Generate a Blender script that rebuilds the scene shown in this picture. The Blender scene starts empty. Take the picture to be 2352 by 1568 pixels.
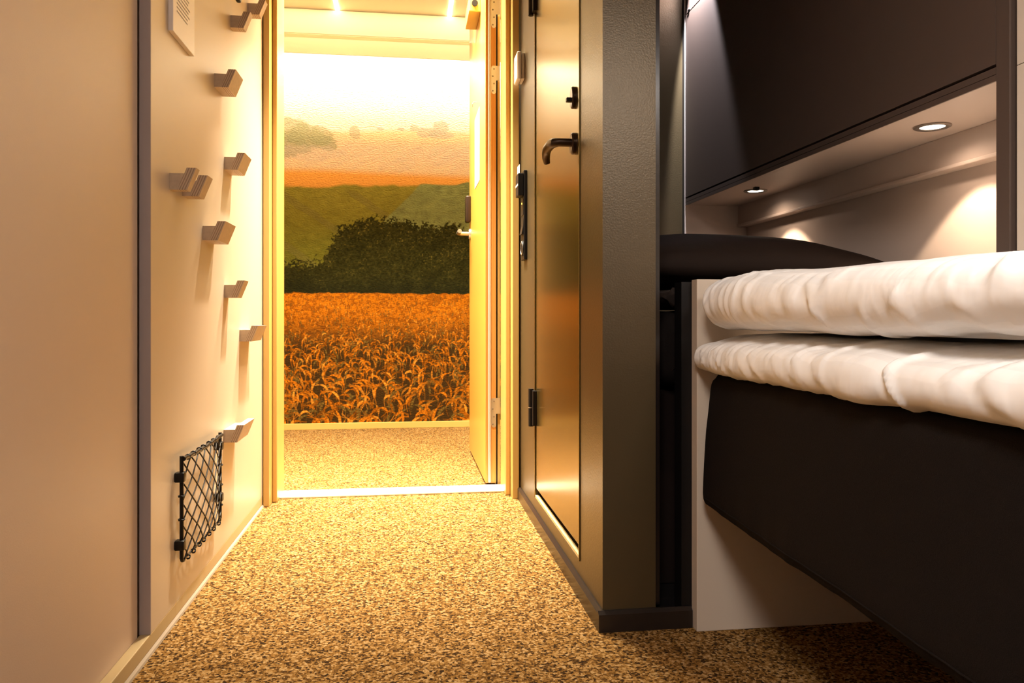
import bpy, bmesh, math, random
import numpy as np
from mathutils import Vector, Matrix, noise
random.seed(7)
SC = bpy.context.scene
COL = SC.collection
R = math.radians

# ------------------------------------------------------------------ camera
FPX = 1770.0                                   # focal length in pixels of the 2352 px wide frame
CAM_H = 0.64
cd = bpy.data.cameras.new('camera'); cam = bpy.data.objects.new('camera', cd); COL.objects.link(cam)
cd.sensor_width = 36.0; cd.lens = FPX / 2352 * 36.0
cd.shift_y = (728 - 784) / 2352
cd.clip_start = 0.02
cam.location = (0, 0, CAM_H)
cam.rotation_euler = (R(90), 0, -R(7.7218))
SC.camera = cam

# ------------------------------------------------------------------ world, exposure
w = bpy.data.worlds.new('world'); SC.world = w; w.use_nodes = True
w.node_tree.nodes['Background'].inputs[0].default_value = (1, .85, .7, 1)
w.node_tree.nodes['Background'].inputs[1].default_value = 0.0
SC.view_settings.view_transform = 'Standard'; SC.view_settings.look = 'None'
SC.view_settings.gamma = 1.0; SC.view_settings.use_curve_mapping = False
SC.view_settings.exposure = 0.0

# ------------------------------------------------------------------ lights
def area(name, loc, rot, sx, sy, power, col, spread=180):
    d = bpy.data.lights.new(name, 'AREA'); d.shape = 'RECTANGLE'; d.size = sx; d.size_y = sy
    d.energy = power; d.color = col; d.spread = R(spread)
    o = bpy.data.objects.new(name, d); COL.objects.link(o); o.location = loc; o.rotation_euler = rot
    return o
def spot(name, loc, target, power, col, size, blend, radius):
    d = bpy.data.lights.new(name, 'SPOT'); d.energy = power; d.color = col
    d.spot_size = R(size); d.spot_blend = blend; d.shadow_soft_size = radius
    o = bpy.data.objects.new(name, d); COL.objects.link(o); o.location = loc
    o.rotation_euler = (Vector(target) - Vector(loc)).to_track_quat('-Z', 'Y').to_euler()
    return o
PEACH = (1.0, .91, .84)
area('room_lamp', (.92, -.30, 1.65), (0, R(12), 0), .38, .38, 34, PEACH)
area('bed_fill_light', (-.25, -.55, 2.0), (Vector((1.0, .75, .62)) - Vector((-.25, -.55, 2.0))).to_track_quat('-Z', 'Y').to_euler(), .5, .5, 8, PEACH, 64)  # unseen fill added to brighten the left side of the bed
area('cove_light', (-.1, 4.38, 2.20), (R(10), 0, 0), 2.6, .06, 26, (1.0, .90, .70))
area('corridor_ceiling_light', (-.05, 3.06, 2.31), (0, 0, 0), 1.4, .20, 185, (1.0, .87, .62), 104)
area('cornice_fill_light', (-.1, 3.98, 2.33), (R(94), 0, 0), 3.0, .02, 4.5, (1.0, .88, .62), 120)  # unseen strip added to brighten the top of the cornice
spot('entry_downlight', (-.05, 2.46, 2.27), (-.05, 2.46, 0), 620, (1.0, .89, .74), 60, 1.0, .03)
spot('cabinet_downlight', (.952, 2.50, 1.88), (.952 + math.sin(R(41)), 2.50, 1.88 - math.cos(R(41))), 190, (.86, .88, 1.0), 92, .12, .008)

# ------------------------------------------------------------------ materials
def nt_mat(name):
    m = bpy.data.materials.new(name); m.use_nodes = True
    n = m.node_tree.nodes; return m, m.node_tree, n['Principled BSDF']
def add_bump(nt, b, scale, strength, dist=.002, detail=3, stretch=None):
    tc = nt.nodes.new('ShaderNodeTexCoord'); tx = nt.nodes.new('ShaderNodeTexNoise')
    tx.inputs['Scale'].default_value = scale; tx.inputs['Detail'].default_value = detail
    src = tc.outputs['Object']
    if stretch:
        mp = nt.nodes.new('ShaderNodeMapping'); mp.inputs['Scale'].default_value = stretch
        nt.links.new(src, mp.inputs[0]); src = mp.outputs[0]
    bp = nt.nodes.new('ShaderNodeBump'); bp.inputs['Strength'].default_value = strength; bp.inputs['Distance'].default_value = dist
    nt.links.new(src, tx.inputs['Vector']); nt.links.new(tx.outputs['Fac'], bp.inputs['Height'])
    nt.links.new(bp.outputs[0], b.inputs['Normal'])
    return tx
def mat(name, col, rough=.5, metal=0, spec=.5, bump=None, var=None):
    m, nt, b = nt_mat(name)
    b.inputs['Base Color'].default_value = (*col, 1); b.inputs['Roughness'].default_value = rough
    b.inputs['Metallic'].default_value = metal; b.inputs['Specular IOR Level'].default_value = spec
    if bump: add_bump(nt, b, *bump)
    if var:
        sc, amt = var
        tc = nt.nodes.new('ShaderNodeTexCoord'); tx = nt.nodes.new('ShaderNodeTexNoise'); tx.inputs['Scale'].default_value = sc
        tx.inputs['Detail'].default_value = 4
        rp = nt.nodes.new('ShaderNodeValToRGB')
        rp.color_ramp.elements[0].position = .3; rp.color_ramp.elements[1].position = .7
        rp.color_ramp.elements[0].color = (*[c * (1 - amt) for c in col], 1); rp.color_ramp.elements[1].color = (*[min(1, c * (1 + amt)) for c in col], 1)
        nt.links.new(tc.outputs['Object'], tx.inputs['Vector']); nt.links.new(tx.outputs['Fac'], rp.inputs[0])
        nt.links.new(rp.outputs[0], b.inputs['Base Color'])
    return m
def carpet_mat():
    m, nt, b = nt_mat('speckled_carpet')
    tc = nt.nodes.new('ShaderNodeTexCoord')
    a = nt.nodes.new('ShaderNodeTexNoise'); a.inputs['Scale'].default_value = 185; a.inputs['Detail'].default_value = 3; a.inputs['Roughness'].default_value = .6
    v = nt.nodes.new('ShaderNodeTexVoronoi'); v.inputs['Scale'].default_value = 190
    r = nt.nodes.new('ShaderNodeValToRGB'); e = r.color_ramp.elements
    e[0].position = .34; e[0].color = (.022, .010, .003, 1); e[1].position = .41; e[1].color = (.10, .045, .009, 1)
    x = e.new(.49); x.color = (.185, .088, .018, 1); x = e.new(.58); x.color = (.27, .14, .036, 1); x = e.new(.70); x.color = (.41, .265, .12, 1)
    mx = nt.nodes.new('ShaderNodeMix'); mx.data_type = 'FLOAT'; mx.inputs[0].default_value = .35
    sp = nt.nodes.new('ShaderNodeSeparateColor')
    nt.links.new(tc.outputs['Object'], a.inputs['Vector']); nt.links.new(tc.outputs['Object'], v.inputs['Vector'])
    nt.links.new(v.outputs['Color'], sp.inputs[0])
    nt.links.new(a.outputs['Fac'], mx.inputs[2]); nt.links.new(sp.outputs[0], mx.inputs[3])
    nt.links.new(mx.outputs[0], r.inputs[0]); nt.links.new(r.outputs[0], b.inputs['Base Color'])
    b.inputs['Roughness'].default_value = .95; b.inputs['Specular IOR Level'].default_value = .1
    bp = nt.nodes.new('ShaderNodeBump'); bp.inputs['Strength'].default_value = .7; bp.inputs['Distance'].default_value = .004
    nt.links.new(mx.outputs[0], bp.inputs['Height']); nt.links.new(bp.outputs[0], b.inputs['Normal'])
    return m
def stripes_mat(name, direction, freq, c0, c1, rough=.55):
    """thin layers across a direction of object space: plywood edges, wood grain"""
    m, nt, b = nt_mat(name)
    tc = nt.nodes.new('ShaderNodeTexCoord')
    dt = nt.nodes.new('ShaderNodeVectorMath'); dt.operation = 'DOT_PRODUCT'; dt.inputs[1].default_value = direction
    ml = nt.nodes.new('ShaderNodeMath'); ml.operation = 'MULTIPLY'; ml.inputs[1].default_value = freq
    ns = nt.nodes.new('ShaderNodeTexNoise'); ns.inputs['Scale'].default_value = 60
    ad = nt.nodes.new('ShaderNodeMath'); ad.operation = 'MULTIPLY_ADD'; ad.inputs[1].default_value = .35
    fr = nt.nodes.new('ShaderNodeMath'); fr.operation = 'PINGPONG'; fr.inputs[1].default_value = .5
    rp = nt.nodes.new('ShaderNodeValToRGB'); rp.color_ramp.elements[0].position = .12; rp.color_ramp.elements[1].position = .28
    rp.color_ramp.elements[0].color = (*c0, 1); rp.color_ramp.elements[1].color = (*c1, 1)
    nt.links.new(tc.outputs['Object'], dt.inputs[0]); nt.links.new(dt.outputs['Value'], ml.inputs[0])
    nt.links.new(tc.outputs['Object'], ns.inputs['Vector'])
    nt.links.new(ns.outputs['Fac'], ad.inputs[0]); nt.links.new(ml.outputs[0], ad.inputs[2])
    nt.links.new(ad.outputs[0], fr.inputs[0]); nt.links.new(fr.outputs[0], rp.inputs[0])
    nt.links.new(rp.outputs[0], b.inputs['Base Color']); b.inputs['Roughness'].default_value = rough
    return m
def emis_mat(name, col, s):
    m, nt, b = nt_mat(name)
    b.inputs['Base Color'].default_value = (*col, 1)
    b.inputs['Emission Color'].default_value = (*col, 1); b.inputs['Emission Strength'].default_value = s
    return m
def cotton_mat():
    m, nt, b = nt_mat('white_striped_cotton')
    tc = nt.nodes.new('ShaderNodeTexCoord')
    wv = nt.nodes.new('ShaderNodeTexWave'); wv.bands_direction = 'X'; wv.inputs['Scale'].default_value = 11; wv.inputs['Distortion'].default_value = .6; wv.inputs['Detail Scale'].default_value = .6
    rp = nt.nodes.new('ShaderNodeValToRGB'); rp.color_ramp.elements[0].position = .45; rp.color_ramp.elements[1].position = .55
    rp.color_ramp.elements[0].color = (.84, .83, .815, 1); rp.color_ramp.elements[1].color = (.885, .875, .86, 1)
    nt.links.new(tc.outputs['Object'], wv.inputs['Vector']); nt.links.new(wv.outputs['Fac'], rp.inputs[0]); nt.links.new(rp.outputs[0], b.inputs['Base Color'])
    add_bump(nt, b, 7, .35, .010, 2.5, (1.0, 4.0, 2.0))
    b.inputs['Roughness'].default_value = .55; b.inputs['Sheen Weight'].default_value = .15
    return m
M = dict(
    cream=mat('cream_painted_wall', (.60, .455, .345), .42, bump=(420, .22, .0006)),
    board=mat('cream_laminate', (.58, .465, .335), .38, bump=(300, .08, .0004)),
    board_edge=mat('grey_edge_band', (.36, .30, .29), .5),
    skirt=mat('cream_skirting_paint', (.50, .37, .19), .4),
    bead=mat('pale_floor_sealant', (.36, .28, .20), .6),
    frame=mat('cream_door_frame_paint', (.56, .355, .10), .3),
    dark=mat('dark_brown_textured_paint', (.080, .056, .026), .34, metal=.35, spec=.5, bump=(260, .35, .0012)),
    satin=mat('satin_bronze_door_paint', (.21, .152, .048), .22, metal=.85, bump=(500, .05, .0003)),
    darkcab=mat('dark_brown_laminate', (.078, .052, .040), .42, bump=(500, .08, .0003)),
    cabedge=mat('grey_laminate_edge', (.06, .054, .05), .4),
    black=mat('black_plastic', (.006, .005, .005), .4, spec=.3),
    blackgloss=mat('black_gloss_trim', (.012, .008, .007), .18),
    bronze=mat('dark_bronze_metal', (.05, .032, .024), .28, metal=.7),
    steel=mat('brushed_steel', (.60, .56, .52), .3, metal=.85, bump=(300, .05, .0003)),
    hingewhite=mat('pale_zinc_plate', (.75, .73, .72), .38, metal=.25),
    screw=mat('screw_head_metal', (.30, .27, .24), .35, metal=.8),
    white=mat('white_plastic', (.80, .74, .70), .35),
    paper=mat('white_paper', (.80, .78, .74), .6),
    niche=mat('beige_niche_laminate', (.52, .43, .37), .45, bump=(300, .1, .0004)),
    panelw=mat('pale_laminate', (.56, .475, .385), .4, bump=(400, .05, .0003)),
    fabric=mat('dark_brown_upholstery', (.0075, .0050, .0042), .9, spec=.12, bump=(900, .6, .001), var=(700, .35)),
    bedding=mat('dark_bedding_cotton', (.014, .008, .0055), .75, spec=.15, bump=(700, .2, .0006)),
    cotton=cotton_mat(),
    carpet=carpet_mat(),
    plyside=stripes_mat('plywood_edge', (.92, 0, -.39), 210, (.30, .205, .135), (.54, .41, .29)),
    plyblock=mat('birch_plywood_face', (.50, .38, .27), .5, var=(90, .10)),
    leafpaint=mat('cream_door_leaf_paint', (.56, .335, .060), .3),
    darkskirt=mat('black_brown_skirting', (.016, .011, .009), .3),
    oak=stripes_mat('orange_wood_edge', (1, .3, .01), 160, (.46, .20, .035), (.56, .26, .055)),
    rawwood=mat('raw_wood_sill', (.62, .46, .22), .6, var=(60, .2)),
    seal=mat('pale_rubber_seal', (.50, .43, .37), .5),
    ceil=mat('cream_ceiling_tile', (.80, .70, .50), .7, bump=(200, .2, .001)),
    tbar=emis_mat('glowing_ceiling_bar', (1, .90, .66), 7),  # emission added to whiten the bars and brighten the cornice
    alu=mat('aluminium_threshold', (.85, .80, .70), .35, metal=.2),
    ink=mat('grey_print_ink', (.38, .34, .30), .7),
    lens=emis_mat('lamp_lens', (1, .90, .76), 5),
    led=emis_mat('small_yellow_led', (1, .75, .12), 3),
)

# ------------------------------------------------------------------ helpers
def box(bm, x0, x1, y0, y1, z0, z1, bev=0, seg=2):
    ret = bmesh.ops.create_cube(bm, size=1)
    vs = ret['verts']
    for v in vs:
        v.co = Vector(((x0 + x1) / 2 + v.co.x * (x1 - x0), (y0 + y1) / 2 + v.co.y * (y1 - y0), (z0 + z1) / 2 + v.co.z * (z1 - z0)))
    if bev:
        es = list({e for v in vs for e in v.link_edges})
        bmesh.ops.bevel(bm, geom=es, offset=bev, segments=seg, affect='EDGES', profile=.5)
    return bm
def B(*a, **k):
    return box(bmesh.new(), *a, **k)
def cyl(bm, p0, p1, r0, r1=None, n=20, caps=True):
    p0 = Vector(p0); p1 = Vector(p1); d = p1 - p0
    ret = bmesh.ops.create_cone(bm, cap_ends=caps, segments=n, radius1=r0, radius2=r0 if r1 is None else r1, depth=d.length)
    mt = Matrix.Translation((p0 + p1) / 2) @ d.to_track_quat('Z', 'Y').to_matrix().to_4x4()
    bmesh.ops.transform(bm, matrix=mt, verts=ret['verts']); return bm
def tube(bm, pts, r, n=8):
    pts = [Vector(p) for p in pts]; rings = []
    rr = r if isinstance(r, (list, tuple)) else [r] * len(pts)
    prev = None
    for i, p in enumerate(pts):
        t = (pts[min(i + 1, len(pts) - 1)] - pts[max(i - 1, 0)]).normalized()
        if prev is None:
            u = t.orthogonal().normalized()
        else:
            u = (prev - t * prev.dot(t)).normalized()
        prev = u; v = t.cross(u)
        rings.append([bm.verts.new(p + (u * math.cos(2 * math.pi * k / n) + v * math.sin(2 * math.pi * k / n)) * rr[i]) for k in range(n)])
    for a, b in zip(rings, rings[1:]):
        for k in range(n): bm.faces.new((a[k], a[(k + 1) % n], b[(k + 1) % n], b[k]))
    bm.faces.new(rings[0][::-1]); bm.faces.new(rings[-1]); return bm
def prism(bm, prof, axis, a, b):
    """closed 2D profile extruded along an axis. axis 'y': prof=(x,z); 'x': prof=(y,z); 'z': prof=(x,y)"""
    f = {'y': lambda p, t: (p[0], t, p[1]), 'x': lambda p, t: (t, p[0], p[1]), 'z': lambda p, t: (p[0], p[1], t)}[axis]
    v0 = [bm.verts.new(f(p, a)) for p in prof]; v1 = [bm.verts.new(f(p, b)) for p in prof]
    n = len(prof)
    bm.faces.new(v0); bm.faces.new(v1[::-1])
    for i in range(n): bm.faces.new((v0[i], v1[i], v1[(i + 1) % n], v0[(i + 1) % n]))
    bmesh.ops.recalc_face_normals(bm, faces=bm.faces[:]); return bm
def rrect(x0, x1, y0, y1, r, n=5):
    out = []
    for cx, cy, a0 in ((x1 - r, y1 - r, 0), (x0 + r, y1 - r, 90), (x0 + r, y0 + r, 180), (x1 - r, y0 + r, 270)):
        for i in range(n + 1):
            t = R(a0 + 90 * i / n); out.append((cx + r * math.cos(t), cy + r * math.sin(t)))
    return out
def wpos(o):
    p = Vector((0, 0, 0))
    while o: p += o.location; o = o.parent
    return p
def obj(name, bm, m, parent=None, smooth=False, loc=None):
    """link a bmesh given in world coordinates as one object, origin at its parent's origin or at loc"""
    off = wpos(parent) if parent else Vector(loc or (0, 0, 0))
    bmesh.ops.translate(bm, verts=bm.verts[:], vec=-off)
    me = bpy.data.meshes.new(name); bm.to_mesh(me); bm.free()
    me.materials.append(m)
    if smooth:
        for p in me.polygons: p.use_smooth = True
        if smooth == 'auto': me.set_sharp_from_angle(angle=R(35))
    o = bpy.data.objects.new(name, me); COL.objects.link(o)
    if parent: o.parent = parent
    elif loc: o.location = loc
    return o
def tag(o, label, cat, group=None, kind=None):
    o['label'] = label; o['category'] = cat
    if group: o['group'] = group
    if kind: o['kind'] = kind
    return o
def thing(name, loc, label, cat, group=None, kind=None):
    o = bpy.data.objects.new(name, None); o.empty_display_size = .05; COL.objects.link(o); o.location = loc
    return tag(o, label, cat, group, kind)
def struct(name, bm, m, label, cat, smooth=False):
    return tag(obj(name, bm, m, smooth=smooth), label, cat, None, 'structure')

# ------------------------------------------------------------------ room dimensions
XB = -.485        # front face of the hook board and of the left skirting
XN = -.505        # near left wall
XC = .395         # closet wall
YC = 1.535        # front of the closet column
YD = 2.69         # front of the door frame
YW = 4.50         # mural wall
YE = 2.65         # end wall of the bed nook
CEIL = 2.36

# ------------------------------------------------------------------ setting
struct('floor', B(-3.2, 3.2, -2.2, 4.9, -.06, 0), M['carpet'], 'speckled gold and brown carpet running from the room into the corridor', 'floor')
struct('wall_left', B(XN - .10, XN, -2.2, 1.535, 0, CEIL), M['cream'], 'plain cream painted wall at the left in the foreground', 'wall')
struct('ceiling', B(-.7, 1.35, -2.2, 2.80, CEIL, CEIL + .06), M['ceil'], 'pale ceiling over the room and entry', 'ceiling')
struct('wall_back', B(-.7, 1.35, -2.26, -2.2, 0, CEIL), M['cream'], 'cream wall behind the viewer', 'wall')
struct('wall_right', B(1.225, 1.35, -2.2, YE + .1, 0, CEIL), M['niche'], 'beige wall behind the bed and the niche', 'wall')
bm = bmesh.new()                                                  # end wall of the nook: wide pier between nook and corridor
box(bm, .52, 1.35, YE, YE + .12, 0, CEIL)
struct('wall_nook_end', bm, M['dark'], 'dark brown end wall of the bed nook beside the cabinet', 'wall')
bm = bmesh.new()                                                  # wall round the entrance door, with the corridor face
box(bm, -3.2, XB + .0, YD + .03, 2.87, 0, CEIL + .3)
box(bm, XC + .01, 3.2, 2.775, 2.87, 0, CEIL + .3)
box(bm, XB, XC + .01, YD + .03, 2.87, 2.10, CEIL + .3)
struct('wall_front', bm, M['cream'], 'wall around the entrance doorway between room and corridor', 'wall')
# corridor
struct('ceiling_corridor', B(-3.2, 3.2, 2.87, 4.9, 2.345, 2.40), M['ceil'], 'cream tiled corridor ceiling beyond the doorway', 'ceiling')
struct('wall_corridor_left', B(-3.26, -3.2, 2.7, 4.9, 0, 2.4), M['cream'], 'far left end of the corridor', 'wall')
struct('wall_corridor_right', B(3.2, 3.26, 2.7, 4.9, 0, 2.4), M['cream'], 'far right end of the corridor', 'wall')
struct('wall_corridor', B(-3.2, 3.2, YW + .004, YW + .10, 0, 2.4), M['cream'], 'corridor wall behind the field mural', 'wall')
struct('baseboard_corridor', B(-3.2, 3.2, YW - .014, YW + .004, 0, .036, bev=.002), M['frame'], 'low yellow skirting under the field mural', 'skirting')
t = thing('trim_1', (0, 4.25, 2.345), 'cream light cove above the field mural in the corridor', 'cove', kind='structure')
bm = bmesh.new(); prism(bm, [(4.305, 2.077), (4.32, 2.077), (4.32, 2.178), (4.305, 2.178)], 'x', -3.2, 3.2); obj('fascia', bm, M['ceil'], t)
prof = []
for i in range(9):
    a = i / 8; prof.append((4.276 + .12 * (1 - math.cos(a * math.pi / 2)), 2.1745 + .170 * math.sin(a * math.pi / 2)))
prof += [(y + .006, z) for y, z in prof[::-1]]
bm = prism(bmesh.new(), prof, 'x', -3.2, 3.2); obj('curved_cornice', bm, M['ceil'], t, smooth='auto')
for i, x in enumerate((-1.62, -.385, .235, .86)):
    struct('trim_%d' % (10 + i), B(x - .011, x + .011, 2.9, 4.37, 2.340, 2.3452), M['tbar'],
           ('white ceiling bar left of the doorway', 'white corridor ceiling bar above the left of the mural', 'white corridor ceiling bar above the right of the mural', 'white ceiling bar right of the doorway')[i], 'ceiling bar')

# hook board, a cream panel standing proud of the left wall
t = thing('wall_panel', (XB - .02, 1.545, .036), 'tall cream board on the left wall that carries the wooden hooks', 'panel')
obj('board', B(XB - .019, XB, 1.5485, YD + .0, .0365, CEIL - .01), M['board'], t)
obj('edge_band', B(XB - .020, XB + .0005, 1.5455, 1.5484, .0365, CEIL - .01), M['board_edge'], t)['label'] = 'grey front edge'
struct('trim_2', B(XN - .03, XN - .012, 1.536, 1.56, .0365, CEIL), M['black'], 'black strip for the shade in the gap between the near left wall and the hook board', 'trim')  # black strip put in for the shade of an open gap
struct('wall_left_behind', B(XN - .10, XN - .001, 1.5605, YD + .03, 0, CEIL), M['cream'], 'wall hidden behind the hook board', 'wall')
bm = bmesh.new(); box(bm, XN - .0, XB, -2.2, YD, .008, .036, bev=.0015)
t = struct('baseboard_left', bm, M['skirt'], 'low cream skirting along the left wall and hook board', 'skirting')
obj('sealant_bead', prism(bmesh.new(), [(XB - .01, 0), (XB + .0055, 0), (XB + .004, .004), (XB - .001, .008), (XB - .01, .008)], 'y', -2.2, YD), M['bead'], t)['label'] = 'pale bead along the carpet'

# ------------------------------------------------------------------ door frame and threshold
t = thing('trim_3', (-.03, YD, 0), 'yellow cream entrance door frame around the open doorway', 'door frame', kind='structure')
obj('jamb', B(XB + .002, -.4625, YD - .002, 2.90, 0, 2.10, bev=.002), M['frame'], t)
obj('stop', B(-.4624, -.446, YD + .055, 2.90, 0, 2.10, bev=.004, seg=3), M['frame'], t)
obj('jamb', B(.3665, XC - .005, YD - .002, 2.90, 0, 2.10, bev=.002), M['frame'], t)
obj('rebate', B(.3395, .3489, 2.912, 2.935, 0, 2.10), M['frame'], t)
obj('gap_shade', B(.3338, .3394, 2.915, 2.935, 0, 2.10), M['black'], t)  # black strip added so the open gap beside the leaf looks dark
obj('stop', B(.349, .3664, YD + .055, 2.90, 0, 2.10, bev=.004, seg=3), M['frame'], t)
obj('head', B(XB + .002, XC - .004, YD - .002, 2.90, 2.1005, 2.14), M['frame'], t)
bm = bmesh.new(); box(bm, -.449, .364, 2.795, 2.895, 0, .0085, bev=.003)
struct('trim_4', bm, M['alu'], 'bright metal threshold strip across the doorway floor', 'threshold')

# ------------------------------------------------------------------ entrance door, open into the corridor
XL0, XL1, YL0, YL1 = .2925, .3332, 2.905, 3.665
d = thing('door_1', (XL1, YL0, 0), 'yellow lit entrance door standing open into the corridor', 'door', kind='structure')
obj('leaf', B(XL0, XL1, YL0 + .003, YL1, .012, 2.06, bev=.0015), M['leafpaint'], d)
obj('edge_strip', B(XL0 + .0005, XL0 + .010, YL0 - .0005, YL0 + .0029, .012, 2.06), M['oak'], d)['label'] = 'orange wood strip on the hinge edge'
obj('edge_strip', B(XL0 + .0215, XL1 - .0005, YL0 - .0005, YL0 + .0029, .012, 2.06), M['oak'], d)
obj('seal', prism(bmesh.new(), [(XL0 + .0102, YL0 + .003), (XL0 + .0102, YL0 - .003), (XL0 + .013, YL0 - .006), (XL0 + .018, YL0 - .006), (XL0 + .0212, YL0 - .003), (XL0 + .0212, YL0 + .003)], 'z', .014, 2.06), M['seal'], d)['label'] = 'pale seal along the hinge edge'
for z0, z1, kind in ((1.735, 1.845, 1), (1.485, 1.592, 1), (.222, .333, 0)):
    prof = [(.3285, z0 + .012), (.331, z0 + .004), (.336, z0), (.341, z0), (.346, z0 + .005), (.347, z0 + .012), (.347, z0 + .052), (.3625, z0 + .052), (.3625, z1), (.334, z1), (.3295, z1 - .004), (.3285, z1 - .010)]
    h = obj('hinge', prism(bmesh.new(), [(x - .0143, z) for x, z in prof], 'y', YL0 - .0025, YL0 - .0008), M['hingewhite' if kind else 'steel'], d)
    for k in range(4):
        z = z0 + .012 + k * (z1 - z0 - .024) / 3; x = .3202 + (.0045 if k % 2 else 0)
        obj('screw', cyl(bmesh.new(), (x, YL0 - .0026, z), (x, YL0 - .0040, z), .0032, .0026, 14), M['screw'], h)
hd = obj('handle', cyl(bmesh.new(), (XL0, 3.605, 1.03), (XL0 - .008, 3.605, 1.03), .026, .024, 28), M['steel'], d, smooth='auto')
hd['label'] = 'brushed steel lever handle'
bm = bmesh.new(); tube(bm, [(XL0 - .008, 3.605, 1.03), (XL0 - .040, 3.605, 1.03), (XL0 - .052, 3.600, 1.03), (XL0 - .058, 3.588, 1.03), (XL0 - .058, 3.49, 1.03)], .0095, 14)
obj('lever', bm, M['steel'], hd, smooth='auto')
obj('card_reader', B(XL0 - .0235, XL0, 3.575, 3.645, 1.085, 1.205, bev=.006, seg=3), M['bronze'], d, smooth='auto')['label'] = 'dark card lock'
cl = obj('door_closer', B(XL0 - .047, XL0, 3.10, 3.30, 1.872, 1.935, bev=.003), M['frame'], d)
cl['label'] = 'closer box with a dark round end'
bm = cyl(bmesh.new(), (XL0 - .0235, 3.0995, 1.905), (XL0 - .0235, 3.094, 1.905), .0125, n=24)
obj('end_cap', bm, M['black'], cl)
tag(obj('notice', B(XL0 - .0015, XL0 - .0002, 3.14, 3.36, 1.20, 1.50), M['paper'], loc=(XL0, 3.25, 1.2)), 'white paper notice stuck on the open entrance door', 'notice')
bm = bmesh.new(); tube(bm, [(XL0, 3.28, 1.556), (XL0 - .014, 3.28, 1.556), (XL0 - .018, 3.28, 1.548), (XL0 - .018, 3.28, 1.535)], .0022, 8)
tag(obj('coat_hook', bm, M['screw'], loc=(XL0, 3.28, 1.55)), 'tiny metal hook above the paper notice on the open door', 'hook')

# ------------------------------------------------------------------ closet: wall, door, fittings
bm = bmesh.new()
box(bm, XC, .47, 2.384, 2.774, 0, CEIL)
box(bm, XC, .47, YC, 1.744, 0, CEIL)
box(bm, XC, .47, 1.744, 2.384, 0, .076)
box(bm, XC, .47, 1.744, 2.384, 2.08, CEIL)
box(bm, .47, .507, YC, 2.774, 0, CEIL)
struct('wall_closet', bm, M['dark'], 'dark brown textured closet wall and column at the entry', 'wall')
struct('trim_5', B(.5075, .5195, YC + .012, 2.649, .043, CEIL), M['blackgloss'], 'narrow glossy black strip beside the dark column', 'trim')
bm = bmesh.new()
for y0, y1 in ((1.741, 1.7475), (2.3812, 2.3865)): box(bm, XC - (.003 if y0 < 2 else .0006), XC + .003, y0, y1, .0765, CEIL - .01, bev=.001)
struct('trim_6', bm, M['satin'], 'thin bronze moulding framing the closet door', 'trim')
t = thing('door_2', (XC, 2.38, .1), 'shiny bronze closet door with dark lever handle', 'door', kind='structure')
obj('leaf', B(XC + .003, XC + .040, 1.750, 2.3805, .106, 2.07, bev=.001), M['satin'], t)
for z0, z1 in ((.297, .415), (1.588, 1.706)):
    h = obj('hinge', cyl(bmesh.new(), (XC - .010, 2.395, z0), (XC - .010, 2.395, (z0 + z1) / 2 - .001), .0085, n=18), M['black'], t, smooth='auto')
    obj('knuckle', cyl(bmesh.new(), (XC - .010, 2.395, (z0 + z1) / 2 + .001), (XC - .010, 2.395, z1), .0085, n=18), M['black'], h, smooth='auto')
    obj('hinge_leaf', B(XC - .0085, XC + .0028, 2.362, 2.3945, z0 + .005, z1 - .005), M['black'], h)
    obj('pin_ring', cyl(bmesh.new(), (XC - .010, 2.395, (z0 + z1) / 2 - .001), (XC - .010, 2.395, (z0 + z1) / 2 + .001), .0088, n=18), M['steel'], h)
def oval_plate(y, z0, z1, x, th, wy):
    bm = bmesh.new(); zc = (z0 + z1) / 2; hz = (z1 - z0) / 2
    n = 32
    v0 = [bm.verts.new((x, y + wy * math.cos(2 * math.pi * k / n), zc + hz * math.sin(2 * math.pi * k / n))) for k in range(n)]
    v1 = [bm.verts.new((x - th * .7, y + wy * math.cos(2 * math.pi * k / n), zc + hz * math.sin(2 * math.pi * k / n))) for k in range(n)]
    v2 = [bm.verts.new((x - th, y + wy * .85 * math.cos(2 * math.pi * k / n), zc + hz * .92 * math.sin(2 * math.pi * k / n))) for k in range(n)]
    for a, b in ((v0, v1), (v1, v2)):
        for k in range(n): bm.faces.new((a[k], a[(k + 1) % n], b[(k + 1) % n], b[k]))
    bm.faces.new(v0); bm.faces.new(v2); bmesh.ops.recalc_face_normals(bm, faces=bm.faces[:]); return bm
h = obj('handle', oval_plate(1.812, 1.030, 1.082, XC + .0029, .010, .020), M['bronze'], t, smooth='auto'); h['label'] = 'dark bronze lever handle'
bm = bmesh.new(); tube(bm, [(XC - .007, 1.812, 1.058), (XC - .036, 1.812, 1.058), (XC - .046, 1.818, 1.058), (XC - .051, 1.832, 1.058), (XC - .052, 1.880, 1.057), (XC - .051, 1.900, 1.051), (XC - .049, 1.912, 1.040), (XC - .045, 1.918, 1.028)],
                       [.010, .010, .0115, .012, .0115, .011, .010, .008], 14)
obj('lever', bm, M['bronze'], h, smooth='auto')
k = obj('thumb_turn', oval_plate(1.815, 1.140, 1.193, XC + .0029, .009, .019), M['bronze'], t, smooth='auto')
obj('turn_knob', B(XC - .018, XC - .005, 1.808, 1.822, 1.156, 1.166, bev=.002), M['black'], k)
struct('trim_7', B(XC + .001, XC + .012, 1.7475, 2.3805, .0765, .084), M['rawwood'], 'raw wooden sill under the closet door', 'sill')
bm = bmesh.new()
prism(bm, [(XC - .011, 0), (XC, 0), (XC, .042), (XC - .003, .042), (XC - .011, .036)], 'y', YC + .0002, YD - .003)
prism(bm, [(YC - .012, 0), (YC, 0), (YC, .042), (YC - .004, .042), (YC - .012, .036)], 'x', XC - .011, .582)
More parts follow.
